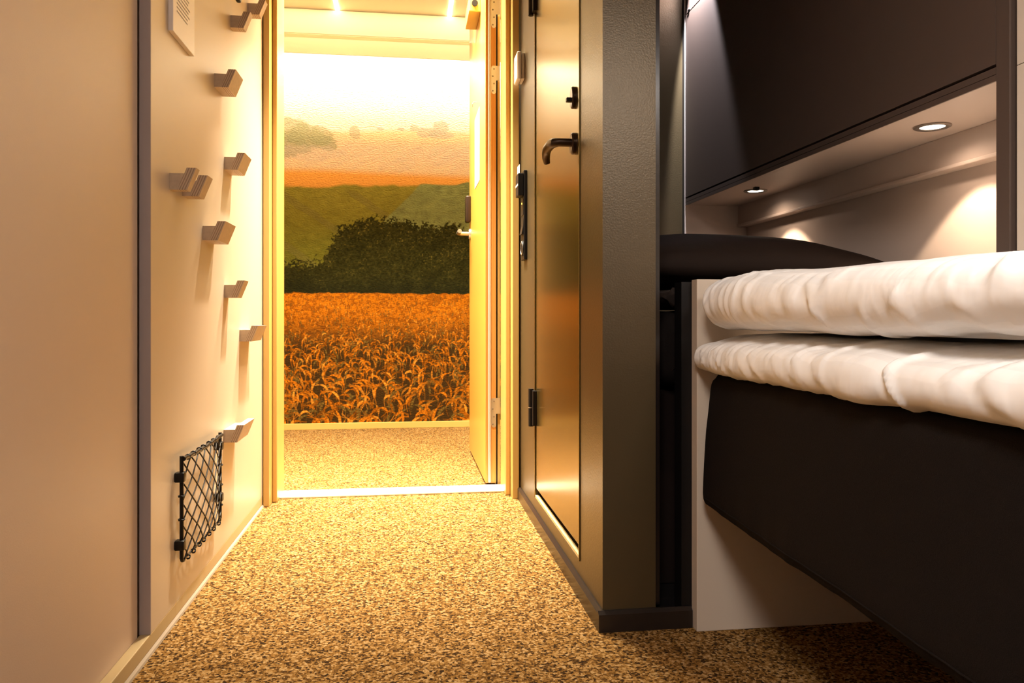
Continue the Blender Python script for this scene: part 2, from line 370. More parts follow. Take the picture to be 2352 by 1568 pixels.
struct('baseboard_closet', bm, M['darkskirt'], 'low dark skirting round the closet column', 'skirting')

# control box near the door frame
t = thing('control_box', (XC, 2.62, 1.44), 'small white wall control box high on the closet wall by the door frame', 'control box')
obj('back_plate', B(XC - .010, XC, 2.590, 2.658, 1.450, 1.538, bev=.002), M['white'], t)
obj('cover', B(XC - .027, XC - .0105, 2.585, 2.663, 1.446, 1.543, bev=.006, seg=3), M['white'], t, smooth='auto')
obj('key_symbol', B(XC - .0276, XC - .0266, 2.612, 2.620, 1.502, 1.517), M['ink'], t)

# switch panel with card holder
t = thing('switch_panel', (XC, 2.57, .83), 'tall black panel of sockets and switches by the door frame', 'switch panel')
obj('back_plate', B(XC - .011, XC, 2.535, 2.605, .832, 1.130, bev=.002), M['black'], t)
ch = obj('card_holder', B(XC - .030, XC - .0115, 2.540, 2.600, 1.045, 1.120, bev=.002), M['black'], t)
obj('slot_strip', B(XC - .0308, XC - .0296, 2.542, 2.598, 1.078, 1.085), M['white'], ch)
obj('indicator_plate', B(XC - .0125, XC - .0105, 2.545, 2.595, .982, 1.036, bev=.0005), M['black'], t)
obj('indicator_light', cyl(bmesh.new(), (XC - .0126, 2.57, 1.022), (XC - .014, 2.57, 1.022), .003, n=12), M['led'], t)
sw = obj('rocker_switch', prism(bmesh.new(), [(XC - .0115, .918), (XC - .0175, .918), (XC - .0125, .945), (XC - .0115, .972)], 'y', 2.545, 2.595), M['black'], t)
so = obj('socket', cyl(bmesh.new(), (XC - .0110, 2.57, .872), (XC - .0135, 2.57, .872), .026, n=28), M['black'], t)
bm = bmesh.new(); tube(bm, [(XC - .0138, 2.57 + .022 * math.cos(a * math.pi / 12), .872 + .022 * math.sin(a * math.pi / 12)) for a in range(25)], .0018, 6)
obj('socket_ring', bm, M['screw'], so)
tag(obj('key_card', B(XC - .0245, XC - .0235, 2.545, 2.598, 1.10, 1.150), M['paper'], loc=(XC - .024, 2.57, 1.1)), 'white key card standing in the black card holder', 'key card')

# ------------------------------------------------------------------ wooden hooks on the board
def make_hook(y, z, W, label):
    root = thing('wall_hook', (XB, y, z), label, 'hook', 'plywood hooks on the left board')
    bm = prism(bmesh.new(), [(XB, z), (XB + .0150, z), (XB + .0292, z + .034), (XB, z + .034)], 'y', y, y + W)
    obj('block', bm, M['plyblock'], root)
    bm = prism(bmesh.new(), [(XB + .0152, z), (XB + .0345, z), (XB + .0530, z + .046), (XB + .0340, z + .046), (XB + .0294, z + .034)], 'y', y, y + W)
    pl = obj('front_plate', bm, M['plyside'], root); pl['label'] = 'slanted layered plywood plate'
    pl.data.materials.append(M['plyblock'])
    for p in pl.data.polygons:
        if abs(p.normal.x) > .5: p.material_index = 1
    return root
for y, z, W, lab in (   # near y, z of the lower edge of the block, width, label
    (2.217, 1.441, .032, 'short plywood hook second from the top, left of the topmost one beside the door frame'),
    (2.446, 1.567, .036, 'topmost plywood hook, cut by the top of the picture next to the door frame'),
    (2.035, 1.223, .087, 'wide plywood hook below the printed plaque, third from the top'),
    (2.142, 1.034, .090, 'wide plywood hook right of the overlapping pair, towards the door frame'),
    (1.664, .902, .026, 'left one of the two plywood hooks overlapping side by side'),
    (1.755, .903, .045, 'right one of the two plywood hooks overlapping side by side'),
    (1.924, .824, .110, 'wide plywood hook just below and right of the overlapping pair'),
    (2.142, .692, .050, 'short plywood hook at mid height, above the one nearest the door frame'),
    (2.331, .569, .140, 'very wide plywood hook second from the bottom, nearest the door frame'),
    (2.135, .306, .140, 'lowest plywood hook, at the top corner of the black net pocket'),
): make_hook(y, z, W, lab)
# dark knob at the very top
t = thing('coat_peg', (XB, 2.33, 1.66), 'black coat peg on the hook board at the very top edge of the picture', 'peg')
obj('stem', cyl(bmesh.new(), (XB, 2.182, 1.56), (XB + .02, 2.182, 1.56), .006, n=14), M['black'], t)
obj('peg_head', B(XB + .0205, XB + .034, 2.168, 2.196, 1.500, 1.58, bev=.005, seg=3), M['black'], t, smooth='auto')

# printed plaque
t = thing('plaque', (XB, 1.75, 1.23), 'white printed house rules plaque on the hook board', 'plaque')
obj('plate', B(XB, XB + .010, 1.655, 1.815, 1.226, 1.62, bev=.001), M['white'], t)
bm = bmesh.new(); rnd = random.Random(3)
for i in range(40):
    z = 1.275 + i * .0085
    if i % 9 == 8: continue
    x = 1.680
    end = 1.680 + .098 * (rnd.uniform(.75, 1) if (i + 1) % 9 != 8 else rnd.uniform(.3, .6))
    while x < end:
        wd = rnd.uniform(.004, .013); e2 = min(x + wd, end)
        box(bm, XB + .0100, XB + .0103, x, e2, z, z + .0030); x = e2 + .0022
o = obj('text_lines', bm, M['ink'], t); o['label'] = 'rows of small grey print'

# ------------------------------------------------------------------ net pocket
NX = XB + .013
NY0, NY1, NZ0, NZ1 = 1.704, 2.040, .131, .341
t = thing('net_pocket', (XB, 1.9, .12), 'black cord net pocket on a wire frame low on the hook board', 'net pocket')
def frame_tube(pts, r): return tube(bmesh.new(), pts, r, 10)
obj('rod', frame_tube([(NX, NY0, NZ1 + .006), (NX, NY0, NZ0 - .0), (NX, NY0 + .004, NZ0 - .005), (NX, NY0 + .012, NZ0 - .007)], .0042), M['black'], t, smooth='auto')
obj('rod', frame_tube([(NX, NY1, NZ1 + .006), (NX, NY1, NZ0 - .0), (NX, NY1 - .004, NZ0 - .005), (NX, NY1 - .012, NZ0 - .007)], .0042), M['black'], t, smooth='auto')
obj('bottom_rod', frame_tube([(NX, NY0 + .012, NZ0 - .007), (NX, NY1 - .012, NZ0 - .007)], .0030), M['screw'], t, smooth='auto')
bm = bmesh.new()
tube(bm, [(NX + .004, NY0 + (NY1 - NY0) * k / 20, NZ1 - .004 * math.sin(math.pi * k / 20) + .0012 * math.sin(k * 2.2)) for k in range(21)], .0046, 10)
obj('top_cord', bm, M['black'], t, smooth='auto')
for y, z in ((NY0, .303), (NY0, .160), (NY1, .313), (NY1, .183)):
    obj('clip', B(XB, NX + .0075, y - .010, y + .010, z - .0105, z + .0105, bev=.003), M['black'], t, smooth='auto')
bm = bmesh.new(); rn = random.Random(5)
def strand(s0, t0, s1, t1):
    n = 14; pts = []
    for i in range(n + 1):
        a = i / n; s = s0 + (s1 - s0) * a; q = t0 + (t1 - t0) * a
        jig = .008 * math.sin(a * 9 + s0 * 7 + t0 * 5)
        pts.append((NX + .003 + .012 * math.sin(math.pi * s) * math.sin(math.pi * min(1, max(0, q))) ** .5, NY0 + (NY1 - NY0) * min(1, max(0, s + jig)), NZ1 - (NZ1 - NZ0 + .006) * q))
    tube(bm, pts, .0016, 6)
K = 1.18; step = .205
for k in range(-6, 6):                                             # clip each diagonal to the unit square
    t0 = k * step + .04
    for sg in (1, -1):
        pts = []
        for a in np.linspace(0, 1, 201):
            q = t0 + K * a
            if 0 <= q <= 1: pts.append((a if sg > 0 else 1 - a, q))
        if len(pts) > 8: strand(*pts[0], *pts[-1])
obj('net', bm, M['black'], t, smooth=True)
for i in range(4):
    z = NZ0 + .03 + i * .05
    for y in (NY0, NY1):
        zz = z + rn.uniform(-.004, .004)
        obj('cord_loop', tube(bmesh.new(), [(NX + .006 * math.cos(a), y + .006 * math.sin(a), zz + .0015 * math.sin(3 * a)) for a in np.linspace(0, 6.28, 9)], .0018, 6), M['black'], t, smooth=True)
for i in range(7):
    y = NY0 + .03 + i * (NY1 - NY0 - .06) / 6 + rn.uniform(-.006, .006)
    for z, r in ((NZ1 - .002, .0050), (NZ0 - .007, .0045)):
        obj('cord_loop', tube(bmesh.new(), [(NX + .003 + r * math.cos(a), y + .002 * math.sin(2 * a), z + r * math.sin(a)) for a in np.linspace(0, 6.28, 9)], .0018, 6), M['black'], t, smooth=True)

# ------------------------------------------------------------------ wall unit over the bed: cabinet with lit niche
CX, CB, UY0 = .982, 1.038, 1.172                                  # front plane, underside, near end
t = thing('wall_cabinet', (1.1, 1.9, CB), 'dark brown overhead cabinet with a lit beige niche below', 'cabinet')
obj('bottom_board', B(CX, 1.224, UY0 + .0, YE - .002, CB, CB + .012), M['niche'], t)['label'] = 'beige underside with two lamps'
obj('front_rail', B(CX - .004, CX - .0005, UY0, YE - .019, CB - .002, CB + .0085), M['darkcab'], t)
obj('front_rail', B(CX - .004, CX - .0005, UY0, YE - .019, CB + .0095, CB + .021), M['darkcab'], t)
obj('carcass', B(CX + .012, 1.224, UY0, YE - .019, CB + .0125, CEIL - .02), M['darkcab'], t)
obj('cabinet_door', B(CX - .004, CX + .011, UY0 + .001, YE - .020, CB + .0265, 1.708), M['darkcab'], t)
obj('cabinet_door', B(CX - .004, CX + .011, UY0 + .001, YE - .020, 1.7125, CEIL - .03), M['darkcab'], t)
obj('end_panel', B(CX - .006, 1.224, YE - .0185, YE - .001, .60, CEIL - .02), M['niche'], t)
obj('end_edge', B(CX - .008, CX - .0062, YE - .0185, YE - .001, .60, CEIL - .02), M['cabedge'], t)
obj('back_panel', B(1.208, 1.2245, UY0, YE - .019, .60, CB - .0005), M['niche'], t)
obj('lamp_fascia', B(1.176, 1.2075, UY0, YE - .019, .972, CB - .0005), M['niche'], t)
obj('fascia_lip', B(1.170, 1.2075, UY0, YE - .019, .963, .9715, bev=.002), M['niche'], t)
bm = bmesh.new(); prism(bm, [(1.14, .0)] * 0 + [(CX - .004, UY0 - .029), (CX + .018, UY0 - .029), (CX + .018, UY0 - .001), (CX - .004, UY0 - .001)], 'z', .748, CEIL - .02)
obj('side_post', bm, M['darkcab'], t)
obj('side_board', B(CX + .0185, 1.224, UY0 - .029, UY0 - .001, .748, CEIL - .02), M['darkcab'], t)
tl = obj('tilt_switch', B(CX - .0075, CX - .0045, 2.585, 2.60, 1.716, 1.722), M['screw'], t); tl['label'] = 'small metal catch on the seam'
t = thing('wall_panel', (CX, .5, .75), 'beige wall board at the right edge of the picture beside the dark post', 'panel')
obj('lower_board', B(CX - .002, CX + .018, -.6, UY0 - .043, .748, 1.0475), M['panelw'], t)
obj('upper_board', B(CX - .002, CX + .018, -.6, UY0 - .043, 1.049, CEIL - .02), M['panelw'], t)
struct('trim_8', B(CX + .01, CX + .018, UY0 - .0428, UY0 - .0295, .748, CEIL - .02), M['black'], 'black strip in the gap between the dark post and the beige board', 'trim')  # solid black strip filling the gap
struct('wall_right_filler', B(CX + .0185, 1.2245, -.6, UY0 - .0295, .748, CEIL - .02), M['niche'], 'filling behind the beige board', 'wall')
LAMPS = ((1.085, 2.30, 'reading lamp at the far end of the niche, above the dark pillow'), (1.085, 1.475, 'reading lamp at the near end of the niche, towards the dark post'))
def lamp_proto():
    root = thing('niche_lamp', (0, 0, CB), '', 'lamp', 'recessed lamps under the cabinet')
    bm = bmesh.new(); n = 40; rings = []
    for r, z in ((.036, CB), (.036, CB - .0025), (.033, CB - .004), (.025, CB - .003), (.024, CB - .001)):
        rings.append([bm.verts.new((r * math.cos(2 * math.pi * k / n), r * math.sin(2 * math.pi * k / n), z)) for k in range(n)])
    for a, b in zip(rings, rings[1:]):
        for k in range(n): bm.faces.new((a[k], a[(k + 1) % n], b[(k + 1) % n], b[k]))
    bmesh.ops.recalc_face_normals(bm, faces=bm.faces[:])
    obj('bezel', bm, M['screw'], root, smooth='auto')
    obj('lens', cyl(bmesh.new(), (0, 0, CB - .0002), (0, 0, CB - .0018), .0238, n=32), M['lens'], root)
    return root
lp = lamp_proto()
for i, (x, y, lab) in enumerate(LAMPS):
    if i == 0: r = lp
    else:
        r = lp.copy(); COL.objects.link(r)
        for ch in list(lp.children):
            c = ch.copy(); COL.objects.link(c); c.parent = r
    r.location = (x, y, CB); r['label'] = lab
    spot('niche_lamp_beam', (x, y, CB - .008), (x + .02, y, 0), 11, (1, .74, .52), 94, .18, .008)
    spot('niche_lamp_glow', (x, y, CB - .008), (x, y, 0), 1.8, (1, .74, .55), 160, .9, .01)
tag(obj('lamp_switch', B(1.052, 1.066, 2.232, 2.246, CB - .010, CB - .0002), M['black'], loc=(1.06, 2.24, CB)), 'tiny black switch beside the far reading lamp', 'switch')

# ------------------------------------------------------------------ soft lofted shapes
def loft(prof_fn, y0, y1, ny, nprof, endr0, endr1, disp):
    """sweep a closed profile along y; prof_fn(y) -> list of (x,z); ends close with a rounded shrink"""
    ys = list(np.linspace(y0, y1, ny))
    for e in (0.004, .012, .022, .035): ys += [y0 + e, y1 - e]
    ys = sorted(set(ys)); rings = []; bm = bmesh.new()
    for y in ys:
        P = np.array(prof_fn(y)); Q = np.vstack([P, P[:1]])
        L = np.r_[0, np.cumsum(np.hypot(*np.diff(Q, axis=0).T))]
        tt = np.linspace(0, L[-1], nprof, endpoint=False)
        xs = np.interp(tt, L, Q[:, 0]); zs = np.interp(tt, L, Q[:, 1])
        for _ in range(3):
            xs = .25 * np.roll(xs, 1) + .5 * xs + .25 * np.roll(xs, -1); zs = .25 * np.roll(zs, 1) + .5 * zs + .25 * np.roll(zs, -1)
        tx = np.roll(xs, -1) - np.roll(xs, 1); tz = np.roll(zs, -1) - np.roll(zs, 1); ln = np.hypot(tx, tz) + 1e-9
        nx, nz = tz / ln, -tx / ln
        area2 = np.sum(xs * np.roll(zs, -1) - np.roll(xs, -1) * zs)
        if area2 < 0: nx, nz = -nx, -nz
        inset = 0
        for yy, rr in ((y0, endr0), (y1, endr1)):
            dd = abs(y - yy)
            if rr and dd < rr: inset = max(inset, rr - math.sqrt(max(0, rr * rr - (rr - dd) ** 2)))
        ring = []
        for x, z, a, b in zip(xs, zs, nx, nz):
            dsp = disp(x, y, z, a, b) - inset
            ring.append(bm.verts.new((x + a * dsp, y, z + b * dsp)))
        rings.append(ring)
    n = nprof
    for a, b in zip(rings, rings[1:]):
        for k in range(n): bm.faces.new((a[k], a[(k + 1) % n], b[(k + 1) % n], b[k]))
    bm.faces.new(rings[0]); bm.faces.new(rings[-1]); bmesh.ops.recalc_face_normals(bm, faces=bm.faces[:])
    return bm
N = lambda x, y, z: noise.noise(Vector((x, y, z)))
def ridge(v): return 1 - 2 * abs(v)
def crease(v): return math.exp(-(v / .055) ** 2) - .17

# ------------------------------------------------------------------ bed
BY0 = -.45
t = thing('bed', (.88, .5, 0), 'dark upholstered box bed under the white mattress and duvet', 'bed')
def base_prof(y):
    zb = .262 - .016 * min(1, max(0, (1.45 - y) / .7))
    xl = .578 - .006 * min(1, max(0, (1.45 - y) / .7))
    return [(1.19, .528), (.600, .528), (.592, .520), (.589, .45), (.583, .36), (xl, zb + .02), (xl + .001, zb + .004), (xl + .004, zb), (xl + .02, zb + .002), (1.19, zb + .002)]
def base_d(x, y, z, a, b):
    if b > .5 and x > .61: return 0
    d = .0035 * N(x * 4, y * 5, z * 6)
    if a < -.5: d += .0025 * N(3, y * 22, z * 3) * max(0, (.36 - z) / .1)
    if y > 1.38 and a < -.3: d += -.006 * max(0, (z - .42) / .1) * (y - 1.38) / .1
    return d
obj('base', loft(base_prof, BY0, 1.490, 150, 150, .02, .035, base_d), M['fabric'], t, smooth=True)['label'] = 'dark brown fabric skirt'
bm = bmesh.new()
ysx = np.linspace(BY0 + .02, 1.455, 90)
pts = []
for y in ysx:
    zb = .262 - .016 * min(1, max(0, (1.45 - y) / .7)); xl = .578 - .006 * min(1, max(0, (1.45 - y) / .7))
    pts.append((xl + .0015 + .0035 * -N(xl * 4, y * 5, (zb + .022) * 6) - .0025 * N(3, y * 22, (zb + .022) * 3) * max(0, (.36 - zb - .022) / .1), y, zb + .022))
tube(bm, pts, .0016, 6); obj('hem_seam', bm, M['fabric'], t, smooth=True)
for x, y in ((.75, .10), (1.12, 1.40), (.75, -.3), (1.12, -.3)):
    obj('leg', cyl(bmesh.new(), (x, y, 0), (x, y, .27), .02, .026, 18), M['black'], t, smooth='auto')

def mat_prof(y):
    return [(1.19, .606), (.70, .608), (.655, .604), (.615, .594), (.582, .586), (.571, .578), (.568, .566), (.567, .550), (.569, .538), (.576, .5305), (.60, .5295), (1.19, .5295)]
def make_creases(seed, n, y0, y1, slopes, depth, width, uc, hl):
    r = random.Random(seed)
    return [(r.uniform(y0, y1), r.uniform(*slopes[0]), r.uniform(*slopes[1]), depth * r.uniform(.4, 1.2), width * r.uniform(.6, 1.5), r.uniform(*uc), r.uniform(*hl), r.uniform(0, 6)) for _ in range(n)]
def crease_d(C, y, u):
    """u: way over the cloth, >0 on top of the rim, <0 down the side"""
    d = 0
    for yc, kt, ks, dep, wid, uc, hl, ph in C:
        if abs(u - uc) > hl: continue
        q = y - yc - (kt * u if u > 0 else ks * u) - .004 * math.sin(u * 50 + ph)
        t = q / wid
        if abs(t) > 5: continue
        d += dep * (1 - ((u - uc) / hl) ** 2) * (math.exp(-t * t) - .5 * math.exp(-((t - 1.7) / 1.3) ** 2))
    return d
MC = (make_creases(4, 60, -.45, 1.47, ((-.9, -.2), (.4, 1.3)), .0034, .0055, (-.03, .05), (.025, .09))
      + make_creases(5, 14, -.45, 1.2, ((-.8, -.3), (.6, 1.3)), .0055, .011, (-.02, .02), (.05, .10))
      + make_creases(8, 14, 1.30, 1.47, ((-.3, .1), (-.2, .3)), .0028, .004, (-.03, 0), (.02, .04)))
def mat_d(x, y, z, a, b):
    if b < -.5 and x > .60: return 0
    d = .004 * N(x * 6, y * 7, 1)
    if x < .82:
        u = (x - .585) if (z > .572 and x > .585) else (z - .575)
        d += crease_d(MC, y, u) + .003 * N(y * 9 - u * 6, u * 3, 2) + .0012 * N(y * 30 + u * 20, u * 6, 6)
    if x > .70 and b > .3: d = min(d, .001)
    if a < -.2 and z < .548: d += .007 * max(0, N(2, y * 9, 4)) - .002
    return d
t = thing('mattress', (.88, .5, .529), 'white sheeted mattress lying on the dark bed base', 'mattress')
obj('sheet', loft(mat_prof, BY0, 1.494, 430, 170, .03, .014, mat_d), M['cotton'], t, smooth=True)

def duv_prof(y):
    f = min(1, max(0, (y - .6) / .8))
    zt = .706 + .017 * f; xo = -.010 * f
    return [(1.19, .616), (.70, .614), (.632 + xo, .616), (.600 + xo, .628), (.584 + xo, .650), (.582 + xo, .668), (.592 + xo, .689 + .008 * f), (.615 + xo, .702 + .012 * f), (.66, zt), (.75, zt + .007), (.95, zt + .018), (1.19, zt + .018)]
DC = (make_creases(15, 18, -.4, 1.3, ((-.9, -.2), (.3, 1.0)), .0042, .012, (-.06, .03), (.02, .055))
      + make_creases(31, 16, -.4, 1.3, ((.2, .8), (-1.2, -.4)), .0042, .010, (-.06, .03), (.02, .05))
      + make_creases(33, 30, -.4, 1.45, ((-.9, .5), (-.8, 1.0)), .0020, .005, (-.03, .10), (.02, .06))
      + make_creases(23, 9, 1.27, 1.46, ((-.3, .2), (-.2, .5)), .0045, .007, (-.05, .01), (.04, .09)))
def duv_d(x, y, z, a, b):
    if b < -.5 and x > .66: return 0
    d = .008 * N(x * 5, y * 5, z * 7) + .002 * N(x * 14, y * 9, z * 10 + 3)
    if x < .95:
        u = (x - .60) if (z > .69 and x > .60) else (z - .69)
        d += crease_d(DC, y, u)
    if z < .63: d += .007 * N(x * 3, y * 7, 12)
    return d
t = thing('duvet', (.88, .5, .614), 'thick white folded duvet lying on top of the mattress', 'duvet')
obj('cover', loft(duv_prof, BY0, 1.472, 360, 220, .04, .035, duv_d), M['cotton'], t, smooth=True)

# white panel at the end of the bed
t = thing('bed_end_panel', (.88, 1.515, 0), 'pale upright panel standing on the carpet at the far end of the bed', 'panel')
obj('panel_board', B(.5835, 1.20, 1.503, 1.533, 0, .717, bev=.0012), M['panelw'], t)
obj('rear_post', B(.562, .5945, 1.534, 1.575, 0, .713), M['black'], t)['label'] = 'black post behind the panel edge'

# ------------------------------------------------------------------ dark sofa bed in the nook
t = thing('sofa_bed', (.86, 2.1, 0), 'black sofa bed in the nook behind the pale panel', 'sofa')
obj('plinth', B(.521, 1.20, 1.547 + .03, 2.62, 0, .043), M['black'], t)
obj('sofa_base', B(.523, 1.20, 1.66, 2.62, .0435, .48, bev=.006), M['blackgloss'], t)
def sm_prof(y): return [(1.20, .655), (.56, .655), (.532, .640), (.525, .57), (.532, .495), (.56, .482), (1.20, .482)]
obj('sofa_mattress', loft(sm_prof, 1.60, 2.62, 60, 80, .05, .05, lambda x, y, z, a, b: -.008 * abs(N(x * 6, y * 6, z * 9))), M['fabric'], t, smooth=True)
# pillow
def pillow(cx, cy, z0, hx, hy, hz):
    bm = bmesh.new(); nu, nv = 72, 48; top = []; bot = []
    for j in range(nv + 1):
        rt, rb = [], []
        for i in range(nu + 1):
            u = -1 + 2 * i / nu; v = -1 + 2 * j / nv
            th = max(0, (1 - abs(u) ** 2.6)) ** .55 * max(0, (1 - abs(v) ** 2.4)) ** .5
            pinch = 1 - .05 * (1 - u * u) * (abs(v) > .99)
            x = cx + hx * u * (1 - .04 * (1 - abs(v))); y = cy + hy * v * (1 - .05 * (1 - abs(u)))
            f = .006 * N(u * 3, v * 4, 1) * th + .004 * ridge(N(u * 9 - v * 3, v * 2, 5)) * th * max(0, abs(u) - .45)
            z = z0 + hz * (.55 + 1.0 * th * (1 - .12 * u)) + f
            zl = z0 + hz * .55 * (1 - th)
            vt = bm.verts.new((x, y, z)); rt.append(vt)
            rb.append(vt if abs(u) == 1 or abs(v) == 1 else bm.verts.new((x, y, zl)))
        top.append(rt); bot.append(rb)
    for g, s in ((top, 1), (bot, -1)):
        for j in range(nv):
            for i in range(nu):
                q = (g[j][i], g[j][i + 1], g[j + 1][i + 1], g[j + 1][i])
                bm.faces.new(q if s > 0 else q[::-1])
    return bm
tag(obj('pillow', pillow(.83, 1.98, .7045, .365, .25, .098), M['bedding'], smooth=True, loc=(.85, 1.98, .70)), 'large dark brown pillow piled up behind the pale panel', 'pillow')
def fb(y): return [(1.02, .703), (.58, .703), (.545, .698), (.532, .685), (.545, .668), (.58, .662), (1.02, .662)]
tag(obj('blanket', loft(fb, 1.62, 2.32, 50, 70, .04, .04, lambda x, y, z, a, b: -.006 * abs(N(x * 7, y * 7, z * 20))), M['bedding'], smooth=True, loc=(.8, 1.97, .66)), 'dark folded blanket under the dark pillow', 'blanket')

# ------------------------------------------------------------------ the field mural (a flat print on the corridor wall)
def mural():
    U0, U1, V0, V1 = 340, 1420, 100, 972                             # the print is laid out on its own 1080 x 872 raster
    Wd, Ht = U1 - U0, V1 - V0
    rg = np.random.default_rng(11)
    def fbm(seed, sx, sy, octv=4):
        r = np.random.default_rng(seed); out = np.zeros((Ht, Wd)); amp = 1; tot = 0
        for o in range(octv):
            gx, gy = max(2, int(Wd / sx * 2 ** o) + 2), max(2, int(Ht / sy * 2 ** o) + 2)
            g = r.random((gy, gx)); X = np.linspace(0, gx - 1.001, Wd); Y = np.linspace(0, gy - 1.001, Ht)
            xi, yi = X.astype(int), Y.astype(int); fx = (X - xi); fy = (Y - yi)[:, None]; fx = fx * fx * (3 - 2 * fx); fy = fy * fy * (3 - 2 * fy)
            a = g[np.ix_(yi, xi)]; b = g[np.ix_(yi, xi + 1)]; c = g[np.ix_(yi + 1, xi)]; dd = g[np.ix_(yi + 1, xi + 1)]
            out += amp * ((a * (1 - fx) + b * fx) * (1 - fy) + (c * (1 - fx) + dd * fx) * fy); tot += amp; amp *= .55
        return out / tot
    uu, vv = np.meshgrid(np.arange(U0, U1), np.arange(V0, V1)); uu = uu.astype(float); vv = vv.astype(float)
    n1 = fbm(1, 60, 40); n2 = fbm(2, 14, 8, 3); n3 = fbm(3, 300, 12, 4); n4 = fbm(4, 6, 5, 2)
    img = np.zeros((Ht, Wd, 3))
    def lerp(a, b, t): return a + (b - a) * t
    def over(c, a): img[:] = img * (1 - a[..., None]) + np.array(c) * a[..., None]
    sstep = lambda e0, e1, x: (lambda t: t * t * (3 - 2 * t))(np.clip((x - e0) / (e1 - e0), 0, 1))
    # misty sky
    img[:] = (.86, .80, .72)
    over((.80, .66, .52), .75 * sstep(205, 290, vv))
    # far fields: pale, then deeper orange stubble
    hor = 288 + 6 * np.sin(uu / 90) + 5 * (n3 - .5)
    over((.76, .54, .30), sstep(-3, 10, vv - hor) * .9)
    over((.72, .60, .50), .5 * sstep(300, 335, vv) * sstep(390, 350, vv) * (.6 + .8 * (n1 - .5)))
    rows = .5 + .5 * np.sin((uu + vv * 1.9 + 20 * n1) / 9.0)
    over((.58, .46, .34), .28 * rows * sstep(300, 330, vv) * sstep(400, 380, vv) * (n1 > .45))
    band = 388 + 18 * ((uu - 861) / 221) ** 2 * .35 + 5 * np.sin(uu / 120)
    over((.80, .36, .05), .9 * sstep(-14, 6, vv - band))
    # trees in the mist
    def blob(cx, cy, rx, ry, c, a, seed):
        nn = fbm(seed, 16, 14, 3); dd = ((uu - cx) / rx) ** 2 + ((vv - cy) / ry) ** 2
        over(c, a * sstep(1.15, .75, dd + 1.1 * (nn - .5)))
    for cx, cy, rx, ry in ((672, 292, 34, 28), (700, 306, 40, 28), (735, 305, 30, 22), (660, 325, 60, 30), (745, 322, 30, 18), (610, 310, 40, 36)):
        blob(cx, cy, rx, ry, (.34, .35, .20), .75, int(cx))
    blob(812, 296, 13, 15, (.40, .37, .24), .7, 31); blob(700, 345, 90, 18, (.56, .47, .38), .4, 37)
    for cx, cy, rx, ry in ((948, 282, 9, 8), (980, 291, 28, 12), (1010, 280, 19, 16), (1012, 296, 30, 9), (870, 286, 9, 4), (917, 285, 9, 4), (1180, 285, 40, 16), (480, 290, 50, 24)):
        blob(cx, cy, rx, ry, (.42, .37, .28), .7, int(cx) + 3)
    # green slopes
    gl = 424 - 10 * sstep(640, 900, uu) + 4 * (n1 - .5) * 4
    g = lerp(np.array([.26, .235, .035]), np.array([.165, .165, .022]), sstep(430, 600, vv)[..., None]) * (.8 + .4 * n2[..., None])
    a = sstep(-4, 5, vv - gl); img[:] = img * (1 - a[..., None]) + g * a[..., None]
    ln = .5 + .5 * np.sin((uu - 1.4 * vv + 14 * n1) / 26.0)
    over((.17, .15, .05), .35 * (ln > .93) * sstep(425, 440, vv))
    dg = 968 - (vv - 405) * .92 + 10 * (n1 - .5)                      # diagonal edge of the greyer field
    top = 412 - 8 * sstep(1040, 1080, uu) + 5 * (n1 - .5)
    gg = np.array([.235, .265, .09]) * (.75 + .5 * n2[..., None]); a = sstep(-4, 4, uu - dg) * sstep(-3, 3, vv - top)
    img[:] = img * (1 - a[..., None]) + gg * a[..., None]
    # dark hedge and bushes
    xs = np.array([340, 420, 520, 600, 640, 700, 735, 752, 775, 800, 850, 905, 950, 1000, 1040, 1082, 1150, 1250, 1420])
    ysb = np.array([560, 540, 575, 590, 600, 600, 598, 560, 522, 506, 490, 498, 503, 512, 505, 530, 520, 560, 540])
    n5 = fbm(12, 3.2, 3.0, 1); n6 = fbm(13, 22, 18, 3)
    out = np.interp(uu, xs, ysb) + 22 * (n2 - .5) + 26 * (n5 - .5) + 16 * (n6 - .5)
    a = sstep(-5, 6, vv - out)
    leaf = fbm(9, 3.6, 3.2, 2); clump = fbm(10, 26, 22, 3)
    hb = np.array([.052, .050, .012]) * (.25 + 1.1 * leaf[..., None] * (.3 + 1.2 * clump[..., None])); img[:] = img * (1 - a[..., None]) + hb * a[..., None]
    over((.26, .20, .03), a * .55 * sstep(.70, .85, leaf) * sstep(.30, .65, clump) * sstep(190, 20, vv - out))
    over((.008, .009, .004), .75 * a * sstep(600, 668, vv))
    # wheat: fine stubble far, single drooping ears near
    wl = 669 + 4 * (n2 - .5) * 2
    a = sstep(-2, 2, vv - wl)
    far = np.where((n4 + .5 * n2 > .72)[..., None], np.array([.37, .115, .005]), np.array([.22, .065, .004])) * (.8 + .5 * n1[..., None])
    near = np.array([.035, .018, .005])
    k = sstep(700, 800, vv)[..., None]
    base = far * (1 - k) + near * k
    img[:] = img * (1 - a[..., None]) + base * a[..., None]
    def stamp(px, py, r, c):
        x0, x1, y0, y1 = int(px - r - 1 - U0), int(px + r + 2 - U0), int(py - r - 1 - V0), int(py + r + 2 - V0)
        x0 = max(0, x0); y0 = max(0, y0); x1 = min(Wd, x1); y1 = min(Ht, y1)
        if x0 >= x1 or y0 >= y1: return
        d = np.hypot(uu[y0:y1, x0:x1] - px, vv[y0:y1, x0:x1] - py); a = np.clip(r + .5 - d, 0, 1)[..., None]
        img[y0:y1, x0:x1] = img[y0:y1, x0:x1] * (1 - a) + np.array(c) * a
    vrow = 672.0; rd = random.Random(21)
